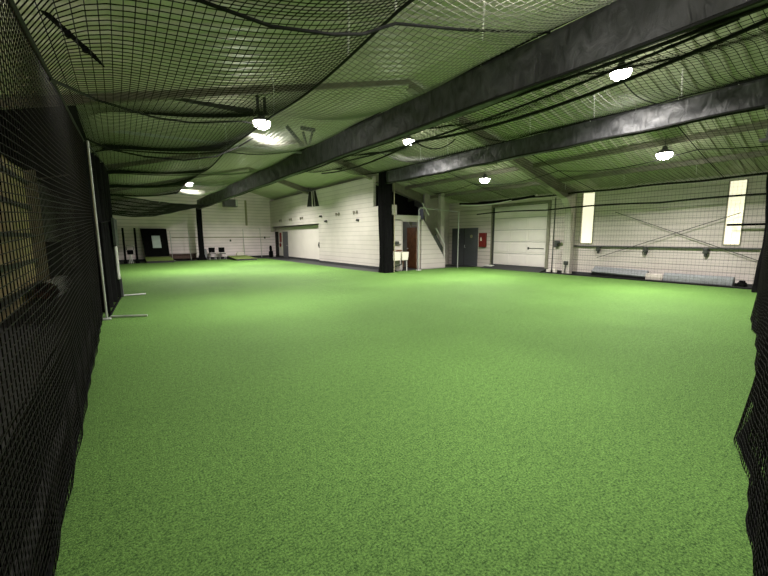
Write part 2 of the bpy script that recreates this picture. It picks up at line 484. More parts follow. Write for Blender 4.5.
# garage door
g = empty("garage_door", (XR + .14, 10.97, .18), "white sectional garage door with four panel rows", "garage door"); g["kind"] = "thing"
gx = XR + .12
nrow = 5
for r in range(nrow):
    z0 = .18 + r * .585; z1 = z0 + .57
    m = MB((XR + .14, 10.97, .18)); m.box(gx, gx + .05, GD[0] + .04, GD[1] - .04, z0, z1)
    w = (GD[1] - GD[0] - .08) / 3
    for c in range(3):
        ya = GD[0] + .04 + c * w
        m.bbox(gx - .018, gx + .01, ya + .05, ya + w - .05, z0 + .07, z1 - .07, .02)
    row = m.build("panel_row", M["garage"], g)
    m = MB((XR + .14, 10.97, .18)); m.box(gx + .01, gx + .045, GD[0] + .04, GD[1] - .04, z1, z1 + .015)
    m.build("panel_seam", M["steel"], row)
m = MB((XR + .14, 10.97, .18))
m.box(gx - .03, gx - .01, 9.62, 10.42, 1.02, 1.05); m.box(gx - .04, gx - .01, 10.38, 10.46, .98, 1.10)
m.build("lock_bar", M["steel"], g)
for yy in (GD[0] + .0, GD[1] - .04):
    m = MB((XR + .14, 10.97, .18)); m.box(gx - .10, gx - .0, yy, yy + .04, .02, 3.08); m.build("track", M["steel"], g)
m = MB(); m.box(XR - .05, XR + .25, GD[0] - .14, GD[0], 0, 3.2); m.box(XR - .05, XR + .25, GD[1], GD[1] + .05, 0, 3.2); m.box(XR - .03, XR + .2, GD[0] - .12, GD[1] + .05, 3.10, 3.22)
struct(m.build("trim_5", M["olive_steel"]), "dark steel jambs and head around the garage door", "trim")
m = MB(); m.poly([(15.15, 9.3, -.01), (15.15, 9.3, .01), (16.0, 9.3, .17), (16.25, 9.3, .17), (16.25, 9.3, -.01)], (0, 3.3, 0))
tag(m.build("threshold_ramp", M["rubber"]), "black rubber ramp at the foot of the garage door", "ramp")
m = MB(); m.bbox(15.45, 15.75, 12.15, 12.6, .08, .14, .02)
tag(m.build("base_plate", M["white_paint"]), "white flat plate lying on the ramp at the garage door corner", "plate")
# grey door on right wall
d = MB((XR, 14.4, 0)); d.box(XR - .05, XR - .002, 13.42, 15.3, 0, 2.08)
gd = d.build("door_1", M["grey_door"]); struct(gd, "dark grey double door beside the red cabinet", "door")
d = MB((XR, 14.4, 0)); d.box(XR - .055, XR - .045, 14.35, 14.37, .02, 2.06); d.build("door_gap", M["void"], gd)
d = MB((XR, 14.4, 0)); d.tube([(XR - .06, 13.85, 1.62), (XR - .045, 13.85, 1.62)], .09, 14); tag(d.build("door_sign", M["tan"], gd), "round faded tan sticker")
d = MB((XR, 14.4, 0)); d.tube([(XR - .06, 14.75, 1.72), (XR - .045, 14.75, 1.72)], .07, 14); tag(d.build("door_sign", M["screen_grey"], gd), "round dark sticker")
d = MB((XR, 14.4, 0)); d.tube([(XR - .11, 14.28, 1.0), (XR - .11, 14.28, 1.15)], .015, 6); d.box(XR - .11, XR - .04, 14.27, 14.29, 1.0, 1.02); d.build("door_handle", M["galv"], gd)
# red cabinet
b = empty("extinguisher_cabinet", (XR, 13.05, 1.05), "red wall cabinet with pale label beside the grey door", "cabinet")
m = MB((XR, 13.05, 1.05)); m.bbox(XR - .14, XR - .002, 12.82, 13.27, 1.05, 1.80, .02); m.build("case", M["red"], b)
m = MB((XR, 13.05, 1.05)); m.poly([(XR - .145, 13.16, 1.38), (XR - .145, 13.04, 1.38), (XR - .145, 13.06, 1.50), (XR - .145, 13.10, 1.60), (XR - .145, 13.16, 1.50)], (.006, 0, 0)); m.build("label_plate", M["label"], b)
# boxes by the column
m = MB((XR, 8.95, 1.3)); m.bbox(XR - .14, XR - .002, 8.85, 9.02, 1.12, 1.42, .03); m.bbox(XR - .2, XR - .1, 8.72, 8.9, 1.28, 1.40, .03); m.box(XR - .03, XR - .005, 9.10, 9.13, .1, 3.3)
tag(m.build("junction_box", M["steel"]), "dark junction box and conduit on the wall right of garage door", "junction box")
m = MB((15.5, 8.5, .4)); m.bbox(15.5, 15.62, 8.2, 8.4, .38, .55, .03); m.tube([(15.54, 8.3, .4), (15.5, 8.32, .1), (15.52, 8.34, 0)], .02, 6)
tag(m.build("outlet_box", M["steel"]), "small dark outlet box low on the pale column", "outlet")
for y, h, lab in ((8.85, .17, "small white container on the floor next to the pale column"), (9.15, .13, "low white tub on the floor right of the garage door")):
    m = MB((15.7, y, 0)); m.tube([(15.68, y, 0), (15.68, y, h * .9), (15.68, y, h)], [.09, .10, .06], 12)
    tag(m.build("plastic_tub", M["sink"]), lab, "tub", "white tubs by the garage door")

# foam mats along the right wall
def folded_mat(y0, y1, z1, name, mat, label, tilt=.14):
    m = MB((15.5, (y0 + y1) / 2, 0))
    def fn(u, v):
        y = y0 + (y1 - y0) * u
        a = v * 2 * math.pi
        w, h = .19, z1 / 2
        c, s = math.cos(a), math.sin(a)
        return (15.52 + w * (abs(c) ** .6) * (1 if c > 0 else -1) * .8 + .02 * math.sin(u * 9), y, h + h * (abs(s) ** .6) * (1 if s > 0 else -1))
    m.grid(fn, 20, 20)
    m.poly([fn(0, k / 20) for k in range(20)], (0, .001, 0)); m.poly([fn(1, k / 20) for k in range(20)], (0, .001, 0))
    return tag(m.build(name, mat, smooth=True), label, "mat", "foam mats along the right wall")
def panel_mat():
    o = empty("leaning_mat", (15.5, 6.2, 0), "long grey foam panel leaning over a dark base by first window", "mat", "foam mats along the right wall")
    m = MB((15.5, 6.2, 0)); m.poly([(15.42, 5.3, .15), (15.75, 5.3, .34), (15.78, 5.3, .30), (15.45, 5.3, .11)], (0, 1.88, .05)); m.build("pad", M["mat_grey"], o)
    m = MB((15.5, 6.2, 0)); m.poly([(15.40, 5.3, 0), (15.78, 5.3, 0), (15.78, 5.3, .28), (15.43, 5.3, .10)], (0, 1.86, .04)); m.build("base", M["black"], o)
panel_mat()
folded_mat(4.76, 5.26, .27, "foam_roll", M["mat_pink"], "short beige foam roll between the two grey mats")
folded_mat(2.92, 4.72, .32, "foam_roll", M["mat_grey"], "long grey foam roll on the floor below the barred window")
m = MB((15.5, 2.75, 0)); m.bbox(15.4, 15.66, 2.62, 2.84, 0, .17, .05); m.bbox(15.45, 15.6, 2.66, 2.8, .17, .22, .03)
tag(m.build("black_bag", M["black"]), "small black bag on the floor at the end of the grey roll", "bag")

# ------------------------------------------------------------------ girders wrapped in black tarp
def wrapped_girder(name, x, w, y0, y1, z0, z1, label):
    o = empty(name, (x, (y0 + y1) / 2, z0), label, "girder")
    og = (x, (y0 + y1) / 2, z0)
    m = MB(og)
    ny, ns = int((y1 - y0) / .16), 26
    per = [(-1, 0), (-1, 1), (1, 1), (1, 0)]
    zc = (z0 + z1) / 2; hh = (z1 - z0) / 2
    ph = [random.uniform(0, 6.28) for _ in range(8)]
    def fn(u, v):
        y = y0 + (y1 - y0) * u
        t = v * 4
        k = int(t) % 4; f = t - int(t)
        corners = [(-w, -hh), (-w, hh), (w, hh), (w, -hh)]
        a, b2 = corners[k], corners[(k + 1) % 4]
        dx = a[0] + (b2[0] - a[0]) * f; dz = a[1] + (b2[1] - a[1]) * f
        edge = math.sin(math.pi * f)
        amp = .036 * (0.35 + .65 * abs(math.sin(y * .45 + ph[0])))
        wr = edge * amp * (math.sin(y * 5.1 + dz * 7 + ph[1] + 2 * math.sin(y * .9 + ph[2])) + .7 * math.sin(y * 9.7 - dz * 11 + ph[3]))
        droop = -.02 * math.sin(y * .8 + ph[4]) if dz < 0 else .008 * math.sin(y * 1.7)
        if k in (0, 2):
            sx = -1 if k == 0 else 1
            return (x + dx + sx * wr, y, zc + dz + droop)
        return (x + dx, y, zc + dz + droop + (wr * .4 if k == 1 else -wr * .3))
    m.grid(fn, ny, 4 * 8)
    m.box(x - w * .9, x + w * .9, y0, y0 + .02, z0, z1); m.box(x - w * .9, x + w * .9, y1 - .02, y1, z0, z1)
    m.build("wrapping", M["tarp"], o, smooth=True)
    m = MB(og)
    for sx in (-1, 1):
        m.tube([(x + sx * w, y0 + (y1 - y0) * i / 60, z1 + .015 + .008 * math.sin(i * 1.1)) for i in range(61)], .016, 6)
    m.build("edge_rope", M["rope"], o)
    m = MB(og)
    for sx in (-1, 1):
        m.tube([(x + sx * (w + .01), y0 + (y1 - y0) * i / 60, z0 + .0 + .012 * math.sin(i * .9)) for i in range(61)], .022, 6)
    m.build("hem_rope", M["rope"], o)
    yy = y0 + .6; i = 0
    while yy < min(y1, 16):
        m = MB(og); m.tube([(x - w, yy, z1 - .01), (x - w + .02, yy + .01, z1 + .05), (x - w + .03, yy + .03, z1 + .02)], .010, 5)
        m.build("cord_tie", M["cord"], o)
        yy += random.uniform(.7, 1.0)
    return o
wrapped_girder("roof_girder", 4.93, .075, -4.6, 30.0, 3.68, 4.27, "long roof girder wrapped in wrinkled black tarp, over the middle")
wrapped_girder("roof_girder", 9.8, .07, -4.6, 13.9, 3.93, 4.42, "shorter tarp-wrapped black girder ending at the black column")

def wrapped_column(x, y, r, z1, flare, name, label):
    o = empty(name, (x, y, 0), label, "column")
    m = MB((x, y, 0))
    def fn(u, v):
        a = v * 2 * math.pi; z = z1 * u
        rr = r * (1 + flare * max(0, 1 - z / .45) ** 1.5)
        c, s = math.cos(a), math.sin(a)
        q = 1 / max(abs(c), abs(s)) ** .75
        rr *= q * .9 * (1 + .05 * math.sin(a * 7 + z * 1.3) + .03 * math.sin(a * 11 - z * 2))
        return (x + rr * c, y + rr * s, z)
    m.grid(fn, 24, 40)
    m.poly([fn(1, k / 40) for k in range(40)], (0, 0, .001))
    m.build("wrapping", M["black"], o, smooth=True)
    return o
c1 = wrapped_column(9.85, 13.62, .27, 4.45, .12, "net_column", "black wrapped column at the corner of the partition near the sink")
m = MB((9.85, 13.62, 0)); m.tube([(10.14, 13.36, 0), (10.14, 13.36, 3.95)], .022, 8); m.build("pole", M["tan"], c1)
m = MB((9.85, 13.62, 0)); m.grid(lambda u, v: (10.12 + .34 * u - .05 + .02 * math.sin(v * 20), 13.3 + .2 * (v - .5) + .2, .07 * math.sin(math.pi * u) * (1 + .4 * math.sin(v * 9 + u * 4)) + .004), 8, 10); m.build("net_bundle", M["black"], c1)
wrapped_column(4.95, 30.1, .19, 3.75, .9, "net_column", "slim black wrapped column in front of the far wall")

# ------------------------------------------------------------------ nets
def zl(y):  return np.clip(2.62 + .085 * y, 2.5, 3.5)
CR = np.array([-5, -.6, 3.4, 7.2, 11.0, 15.0, 19.0, 23.0, 27.0, 31.0])
def scallop(y):
    y = np.asarray(y, float)
    i = np.clip(np.searchsorted(CR, y) - 1, 0, len(CR) - 2)
    t = (y - CR[i]) / (CR[i + 1] - CR[i])
    return np.sin(np.pi * np.clip(t, 0, 1))
XM = 2.6
def bayL(x, y):
    x = np.asarray(x, float); y = np.asarray(y, float)
    plat = np.clip(3.36 + .045 * (y - 3.3), 3.1, 3.72)
    zm = 3.95 + .05 * np.sin(y * .8)
    t = np.clip((x + .2) / (XM + .2), 0, 1)
    zl_ = zl(y)
    s = scallop(y)
    za = plat + (zm - plat) * t ** 2.2 - np.maximum(plat - zl_, 0) * np.exp(-np.clip(x + .37, 0, 9) / .22)
    za = za - .12 * s * np.sin(np.pi * np.clip((x + .37) / (XM + .37), 0, 1))
    t2 = np.clip((x - XM) / (4.85 - XM), 0, 1)
    zb = zm * (1 - t2) + 4.29 * t2 - np.sin(np.pi * t2) * (.10 + .16 * s)
    return np.where(x < XM, za, zb) - .05 * s * (x > -.2) * (x < 4.7)
o = empty("ceiling_net", (2.2, 8, 3.4), "black roof net sagging between left side net and long girder", "net")
og = (2.2, 8, 3.4)
fnL = lambda u, v: (u, v, bayL(u, v))
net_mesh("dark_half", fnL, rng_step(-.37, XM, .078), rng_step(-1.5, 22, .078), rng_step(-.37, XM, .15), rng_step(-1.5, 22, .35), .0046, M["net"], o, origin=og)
net_mesh("lit_half", fnL, rng_step(XM, 4.85, .085), rng_step(-1.5, 22, .085), rng_step(XM, 4.85, .22), rng_step(-1.5, 22, .35), .0046, M["net_lit"], o, origin=og)
def crossrope(pts):
    m = MB(og); m.tube(pts, .017, 6); m.build("cross_rope", M["rope"], o)
crossrope([(-.37, 1.7, 2.80), (-.1, 2.3, 3.02), (.2, 2.85, 3.18), (.59, 3.25, 3.36), (1.2, 3.3, 3.37), (1.76, 3.3, 3.47), (2.14, 3.35, 3.60), (2.6, 3.4, 3.86), (3.4, 3.2, 3.95), (4.85, 3.0, 4.26)])
crossrope([(-.37, 4.45, 2.97), (-.27, 5.2, 3.15), (-.08, 6.2, 3.36), (.3, 6.75, 3.45), (.65, 7.2, 3.52), (1.3, 7.9, 3.72), (2.3, 8.4, 4.04), (2.75, 8.7, 4.12)])
for yc in CR[4:7]:
    crossrope([(x, yc + .25 * math.sin((x + .4) * .6), float(bayL(x, yc)) - .006) for x in np.linspace(-.37, 4.85, 40)])
m = MB(og); m.tube([(XM, y, float(bayL(XM, y)) - .01) for y in np.linspace(-1, 22, 70)], .020, 6); m.build("long_rope", M["rope"], o)
crossrope([(-.35, 9.3, 3.5), (.02, 9.5, 3.38), (.61, 9.5, 3.31), (1.34, 9.5, 3.32), (1.99, 9.4, 3.46), (2.48, 9.3, 3.72), (2.75, 9.0, 3.9)])
for (x, y) in ((2.6, 3.4), (2.6, 7.2), (2.6, 4.4), (2.6, 11), (2.6, 15), (4.0, 3.4)):
    m = MB(og); z = float(bayL(x, y)); m.tube([(x, y, z), (x + .02, y, (z + roof(x)) / 2), (x, y, roof(x) - .1)], .011, 5); m.build("tie_cord", M["cord"], o)

def bayM(x, y):
    x = np.asarray(x, float); y = np.asarray(y, float)
    t = (x - 5.16) / (9.64 - 5.16); s = scallop(y)
    ridge = .28 * np.exp(-((x - 7.6) / .8) ** 2)
    return 4.29 + .13 * t + ridge - np.sin(np.pi * t) * (.10 + .22 * s)
o = empty("ceiling_net", (7.4, 6, 4.2), "dark roof net hung between the two tarp-wrapped girders", "net"); og = (7.4, 6, 4.2)
net_mesh("mesh", lambda u, v: (u, v, bayM(u, v)), rng_step(5.16, 9.64, .11), rng_step(-2, 14, .11), rng_step(5.16, 9.64, .25), rng_step(-2, 14, .35), .0045, M["net"], o, origin=og)
for yc in CR[2:5]:
    m = MB(og); m.tube([(x, yc, float(bayM(x, yc)) - .004) for x in np.linspace(5.16, 9.64, 24)], .012, 6); m.build("cross_rope", M["rope"], o)
for (x, y) in ((7.6, 3.4), (7.6, 7.2), (7.6, 11)):
    m = MB(og); z = float(bayM(x, y)); m.tube([(x, y, z), (x, y, roof(x) - .1)], .006, 5); m.build("tie_cord", M["cord"], o)

def bayR(x, y):
    x = np.asarray(x, float); y = np.asarray(y, float)
    t = (x - 9.96) / (15.4 - 9.96); s = scallop(y)
    return 4.43 * (1 - t) + 3.36 * t - np.sin(np.pi * t) * (.05 + .20 * s)
o = empty("ceiling_net", (12.7, 6, 3.6), "dark roof net sloping from shorter girder to the right wall", "net"); og = (12.7, 6, 3.6)
net_mesh("mesh", lambda u, v: (u, v, bayR(u, v)), rng_step(9.96, 15.4, .12), rng_step(1.2, 13.4, .12), rng_step(9.96, 15.4, .25), rng_step(1.2, 13.4, .35), .0045, M["net"], o, origin=og)
for yc in (3.4, 7.2, 11.0):
    m = MB(og); m.tube([(x, yc, float(bayR(x, yc)) - .004) for x in np.linspace(9.96, 15.4, 24)], .012, 6); m.build("cross_rope", M["rope"], o)
m = MB(og); m.tube([(12.6, y, float(bayR(12.6, y)) - .01) for y in np.linspace(1.3, 13.4, 36)], .014, 6); m.build("long_rope", M["rope"], o)
for (y) in (3.0, 4.75, 6.5, 9.75, 11.2):
    m = MB(og); m.tube([(9.8, y, 4.43), (9.8, y + .03, roof(9.8) - .08)], .014, 5); m.build("tie_cord", M["cord"], o)
for (y) in (3.9, 5.9, 8.0):
    m = MB(og); m.tube([(14.6, y, float(bayR(14.6, y))), (14.6, y + .02, roof(14.6) - .1)], .008, 5); m.build("tie_cord", M["cord"], o)

# right wall net (hangs just in front of the wall)
o = empty("side_net", (15.36, 7.5, 0), "thin dark net hanging in front of the windowed right wall", "net"); og = (15.36, 7.5, 0)
def wallnet(u, v):
    return (15.27 + .025 * np.sin(u * 1.7 + v * .9) + .01 * np.sin(u * 5), u, v)
net_mesh("mesh", wallnet, rng_step(2.35, 9.0, .10), rng_step(.03, 3.36, .10), rng_step(2.35, 9.0, .35), rng_step(.03, 3.36, .35), .0022, M["net"], o, normal=(1, 0, 0), origin=og)
m = MB(og); m.tube([(15.38, y, 3.37 - .03 * math.sin(y * 1.2) ** 2) for y in np.linspace(2.3, 13.0, 40)], .034, 6); m.build("top_rope", M["rope"], o)
m = MB(og); m.tube([(15.26, y, 2.73 + .06 * abs(math.sin((y - 5.0) * .75))) for y in np.linspace(2.3, 13.0, 60)], .030, 6); m.build("middle_rope", M["rope"], o)
m = MB(og); m.tube([(15.26 + .02 * math.sin(y * 2.3), y, .03) for y in np.linspace(2.35, 9.0, 60)], .025, 6); m.build("bottom_rope", M["rope"], o)

# near right net: runs from the right wall back to the camera side, skirt bunched on the turf
o = empty("side_net", (8, 1.2, 0), "black net with bunched skirt at the right edge, closest to the viewer", "net"); og = (8, 1.2, 0)
def line(x): return -.12 + .161 * np.asarray(x, float)
def nearnet(u, v, off=0.0, ph=0.0):
    x = np.asarray(u, float); z = np.asarray(v, float)
    f = np.clip(1 - z / 1.3, 0, 1) ** 1.5
    bul = (.10 * np.exp(-((x - 3.8) / .8) ** 2) + .10 * np.exp(-((x - 9.3) / .8) ** 2)) * f
    wav = (.008 + .018 * f) * np.clip(x / 4, .3, 1) * np.sin(x * 5.3 + z * 1.4 + ph) + .006 * np.sin(x * 17 + z * 3 + ph)
    return (x, line(x) + bul + wav - .02 + off * (1 + f) - .012 * np.clip(z - 1, 0, 2), z)
net_mesh("outer_layer", nearnet, rng_step(1.2, 15.3, .045), rng_step(.01, 3.3, .045), rng_step(1.2, 15.3, .06), rng_step(.01, 3.3, .08), .0028, M["net"], o, normal=(0, 1, 0), origin=og)
net_mesh("inner_layer", lambda u, v: nearnet(u, v, -.03, 2.0), rng_step(1.2, 15.3, .045), rng_step(.01, 3.3, .045), rng_step(1.2, 15.3, .06), rng_step(.01, 3.3, .08), .0028, M["net"], o, normal=(0, 1, 0), origin=og)
net_mesh("folded_layer", lambda u, v: nearnet(u, v, -.055, 4.4), rng_step(1.2, 9, .05), rng_step(.01, 1.6, .05), rng_step(1.2, 9, .06), rng_step(.01, 1.6, .08), .003, M["net"], o, normal=(0, 1, 0), origin=og)
m = MB(og)
def skirt(u, v):
    x = 1.4 + 13.0 * u; a = v * 2 * math.pi
    r = .035 + .008 * math.sin(x * 3) + .006 * math.sin(x * 7 + 1)
    c = float(nearnet(x, .03)[1]) - .04
    return (x, c + r * math.cos(a), .035 + r * math.sin(a))
m.grid(skirt, 200, 8); m.build("skirt_bundle", M["black"], o, smooth=True)
m = MB(og); m.tube([(x, float(line(x)) - .04, 3.3 + .02 * math.sin(x)) for x in np.linspace(1.2, 15.3, 40)], .02, 6); m.build("top_rope", M["rope"], o)
# gathered net hanging at the right wall corner
o = empty("net_bundle", (14.8, 2.25, 0), "gathered black net hanging in the corner of the right wall", "net"); og = (14.8, 2.25, 0)
m = MB(og)
def bund(u, v):
    a = v * 2 * math.pi; z = 3.3 * (1 - u)
    r = .10 + .05 * math.sin(u * 7 + 1) + .03 * math.sin(a * 5 + u * 9)
    return (14.75 + r * 1.6 * math.cos(a) + .05 * math.sin(u * 5), 2.2 + r * math.sin(a), z)
m.grid(bund, 40, 20); m.build("folds", M["black"], o, smooth=True)

# left side net
o = empty("side_net", (-.37, 4, 0), "dense black net wall along the lane at the left edge", "net"); og = (-.37, 4, 0)
def leftnet(u, v):
    y = np.asarray(u, float); t = np.asarray(v, float)
    f = np.clip(1 - t * 3, 0, 1)
    return (-.37 + .006 * np.sin(y * 2.1 + t * 3) + f * (.008 * np.sin(y * 9) - .01), y, .01 + (zl(y) - .01) * t)
net_mesh("mesh", leftnet, rng_step(-1.5, 9.0, .06), rng_step(0, 1, .0145), rng_step(-1.5, 9.0, .20), rng_step(0, 1, .06), .0030, M["net"], o, normal=(1, 0, 0), origin=og)
m = MB(og); m.tube([(-.37, y, float(zl(y)) + .01) for y in np.linspace(-1.5, 9.0, 40)], .020, 6); m.build("top_rope", M["rope"], o)
for k, dx in enumerate((0.0, -.03, .025)):
    m = MB(og); m.tube([(-.405 + dx * .6 + .006 * math.sin(y * (2.2 + k)), y, .03 + .03 * k) for y in np.linspace(-1.5, 9.0, 80)], .013, 6); m.build("bottom_rope", M["black"], o)
# lower apron of the same wall
o2 = empty("net_apron", (-.45, 4, 0), "dense black lower apron behind the left side net", "net"); og = (-.45, 4, 0)
net_mesh("mesh", lambda u, v: (-.45 - .10 * (1 - np.asarray(v)) + .01 * np.sin(np.asarray(u) * 5), u, v), rng_step(-1.5, 8.8, .03), rng_step(.01, .75, .03), rng_step(-1.5, 8.8, .2), rng_step(.01, .75, .1), .0034, M["net"], o2, normal=(1, 0, 0), origin=og)
m = MB(og); m.tube([(-.45, y, .75 + .02 * math.sin(y)) for y in np.linspace(-1.5, 8.8, 30)], .008, 6); m.build("top_rope", M["rope"], o2)

# cage post, gathered curtain and screen
m = MB((-.31, 9.05, 0)); m.tube([(-.31, 9.05, 0), (-.31, 9.05, 3.36)], .018, 10)
m.bbox(-.38, -.24, 8.98, 9.12, 0, .03, .01); m.tube([(-.31, 9.05, 3.36), (-.31, 9.05, 3.40), (-.31, 9.05, 3.42)], [.022, .022, .001], 10)
tag(m.build("cage_post", M["galv"]), "thin silver post standing at the end of the left net", "post")
o = empty("net_curtain", (-.3, 10.8, 0), "bunched black net curtain hanging behind the silver post", "curtain"); og = (-.3, 10.8, 0)
m = MB(og)
def curt(u, v):
    y = 9.15 + 3.35 * u
    z = .08 + (3.42 - .08 - .12 * math.sin(u * 9) ** 2) * v
    return (-.36 + .29 * u + .05 * math.sin(y * 7 + v * 2) * (1 - .4 * v) + .03 * math.sin(y * 15), y, z)
m.grid(curt, 60, 20); m.build("folds", M["black"], o, smooth=True)
m = MB(og); m.tube([(-.36, 9.1, 3.45), (-.07, 12.5, 3.42)], .018, 6); m.build("top_rope", M["rope"], o)
# pitching screen with feet
o = empty("practice_screen", (-.2, 10.8, 0), "low metal screen frame with feet sticking out over the turf", "screen"); og = (-.2, 10.8, 0)
m = MB(og); m.tube([(-.26, 9.2, .03), (-.26, 9.2, 1.9), (-.05, 12.45, 2.1), (-.05, 12.45, .03)], .020, 8); m.tube([(-.26, 9.2, .05), (-.05, 12.45, .05)], .022, 8); m.build("frame", M["black"], o)
for (x0, y0, x1, y1) in ((-.26, 9.2, .36, 8.9), (-.05, 12.44, .52, 12.5)):
    m = MB(og); m.tube([(x0, y0, .03), (x1, y1, .025)], .022, 8); m.build("foot", M["galv"], o)
m = MB(og); m.bbox(-.10, -.03, 11.7, 12.3, .55, 1.40, .02); tag(m.build("pad", M["white_paint"], o), "white padded strip")
m = MB(og); m.poly([(-.10, 11.2, 2.1), (-.04, 12.5, 2.1), (-.04, 12.4, 1.42), (-.10, 11.6, 1.42)], (.05, 0, 0)); tag(m.build("pad", M["screen_grey"], o), "grey hanging flap")
m = MB(og); m.poly([(-.06, 11.8, .55), (-.06, 12.4, .55), (-.04, 12.4, .06), (-.06, 11.9, .06)], (.05, 0, 0)); tag(m.build("pad", M["screen_grey"], o), "dark grey lower flap")

# black tarp added for the unlit lane ceiling; also darkens the far lane
m = MB(); m.grid(lambda u, v: (XL + .05 + 1.55 * u, 8.4 + 22.5 * v, roof(XL + .05 + 1.55 * u) - .14 - .03 * math.sin(v * 40)), 4, 80)
tag(m.build("tarp_sheet", M["black"]), "black tarp added under the left lane roof where the ceiling is unlit", "tarp")
# black curtain across lane end
m = MB(); m.grid(lambda u, v: (XL + .12 + .04 * math.sin(v * 20), 15.2 + 4 * v, 1.5 * u), 4, 40)
tag(m.build("tarp_sheet", M["black"]), "black cloth covering the lower dark left wall", "tarp")

# rolled rug on the lane floor
o = empty("rolled_rug", (-1.6, 13.8, 0), "rolled pale rug with reddish brown underside on the lane floor", "rug"); og = (-1.6, 13.8, 0)
m = MB(og)
N_ = 60
def spiral(t, r0=.06, r1=.24, turns=2.6):
    r = r0 + (r1 - r0) * t; a = t * turns * 2 * math.pi
    return (r * math.cos(a), r * math.sin(a))
m.grid(lambda u, v: (-1.62 + spiral(u)[0] + .12 * v, 12.7 + 2.2 * v, .24 + spiral(u)[1]), N_, 6)
m.build("pile", M["rug_red"], o, smooth=True)
m = MB(og)
m.grid(lambda u, v: (-1.62 + .252 * math.cos(-.9 + u * 4.3) + .12 * v, 12.72 + 2.18 * v, .24 + .252 * math.sin(-.9 + u * 4.3)), 20, 6)
m.build("outer_face", M["rug_white"], o, smooth=True)

# swagged net curtain near the far end
o = empty("swagged_net", (1.5, 22, 2.6), "black net curtain gathered up in swags before the far wall", "net"); og = (1.5, 22, 2.6)
def swag(u, v):
    u = np.asarray(u, float); v = np.asarray(v, float)
    x = -.2 + 5.0 * u; y = 21.6 + 1.6 * v + 5.5 * u ** 1.5
    top = 3.62 + .15 * u
    low = 2.82 + .9 * u - .55 * np.sin(np.pi * np.clip(u * .95, 0, 1)) * (1 - u) - .0
    return (x, y, top * (1 - v) + low * v - .18 * np.sin(np.pi * u) * (1 - v) + .01 * np.sin(u * 30 + v * 12))
net_mesh("mesh", swag, np.linspace(0, 1, 120), np.linspace(0, 1, 34), np.linspace(0, 1, 30), np.linspace(0, 1, 12), .010, M["net"], o, normal=(0, 1, 0), origin=og)
for v in (0, .22, .42, .6, .78, .9, 1.0):
    m = MB(og); m.tube([tuple(float(c) for c in swag(u, v)) for u in np.linspace(0, 1, 30)], .035 if v > .3 else .025, 6); m.build("fold_rope", M["rope"], o)
for (x, y, z) in ((1.9, 22.5, 3.4), (2.4, 23.0, 3.45), (2.1, 23, 3.5)):
    m = MB(og); m.tube([(x, y, z), (x + .02, y, z + .25)], .012, 5); m.build("tie_cord", M["cord"], o)

# drooping ropes under the girders (middle bay)
def rope(pts, r, label, name="net_rope"):
    m = MB(pts[0]); m.tube(pts, r, 6); return tag(m.build(name, M["rope"]), label, "rope", "ropes drooping below the long girder")
rope(sag_line((5.3, 1.2, 3.78), (5.35, 9.4, 3.72), .16, 20), .018, "black rope drooping just below the long girder")
rope(sag_line((5.9, .8, 3.95), (5.6, 6.6, 3.72), .22, 20) , .026, "thick black gathered net rope sagging right of the long girder")
rope(sag_line((5.6, 6.6, 3.72), (6.2, 12.5, 3.9), .15, 20), .022, "black rope sagging on towards the partition corner")
rope(sag_line((7.6, 7.3, 4.2), (5.6, 6.6, 3.72), .2, 12), .014, "thin rope tying the thick sagging rope to the roof net")

# ceiling truss bits and long thin pipes
m = MB((4.7, 11, 4.3))
m.tube([(4.95, 11, 4.28), (4.3, 10.9, 4.85)], .06, 4); m.tube([(5.0, 11, 4.28), (4.86, 11, 4.8)], .04, 4); m.tube([(5.0, 11, 4.28), (5.2, 11, 4.92)], .04, 4); m.box(4.8, 5.25, 10.95, 11.05, 4.85, 4.95)
tag(m.build("girder_hanger", M["steel"]), "Y-shaped steel hanger bracing standing on the long girder", "bracket")
o = empty("lamp_bracket", (2.93, 8.9, 4.42), "twin steel strap bracket holding up the big left lamp", "bracket")
for x in (2.82, 2.98):
    m = MB((2.93, 8.9, 4.42)); m.box(x, x + .05, 8.86, 8.94, 4.45, 4.80); m.build("strap", M["steel"], o)
m = MB((2.93, 8.9, 4.42)); m.box(2.78, 3.08, 8.84, 8.96, 4.42, 4.45); m.build("foot_plate", M["steel"], o)
m = MB((1.4, 8.6, 4.1)); m.poly([(.95, 8.6, 4.33), (.95, 8.6, 4.30), (2.65, 8.6, 4.28), (2.65, 8.6, 4.40)], (0, .05, 0))
tag(m.build("roof_brace", M["steel"]), "dark tapering roof brace running up to the big left lamp", "brace")
m = MB((2, 11, 4.2)); m.tube([(-.6, 11.2, 4.12), (4.9, 11.2, 4.22)], .035, 8)
tag(m.build("roof_pipe", M["galv"]), "thin pipe crossing under the left roof slope", "pipe")
m = MB((.0, 5, 3.6)); m.tube([(-.40, 4.9, 3.70), (-.36, 4.96, 3.705), (-.05, 5.7, 3.70), (.04, 5.97, 3.70)], [.012, .026, .026, .008], 8); m.bbox(-.27, -.21, 5.14, 5.22, 3.64, 3.70, .015); m.bbox(-.15, -.09, 5.44, 5.52, 3.64, 3.70, .015)
tag(m.build("hanging_stick", M["black"]), "dark stick caught on the roof net at upper left", "stick")
m = MB((9.8, 1.62, 3.6)); m.box(9.77, 9.83, 1.59, 1.65, 3.34, 3.91); m.box(9.68, 9.92, 1.54, 1.70, 3.88, 3.925); m.box(9.66, 9.94, 1.52, 1.72, 3.30, 3.34)
tag(m.build("girder_hanger", M["steel"]), "I-shaped steel hanger under the shorter girder at the right edge", "bracket")

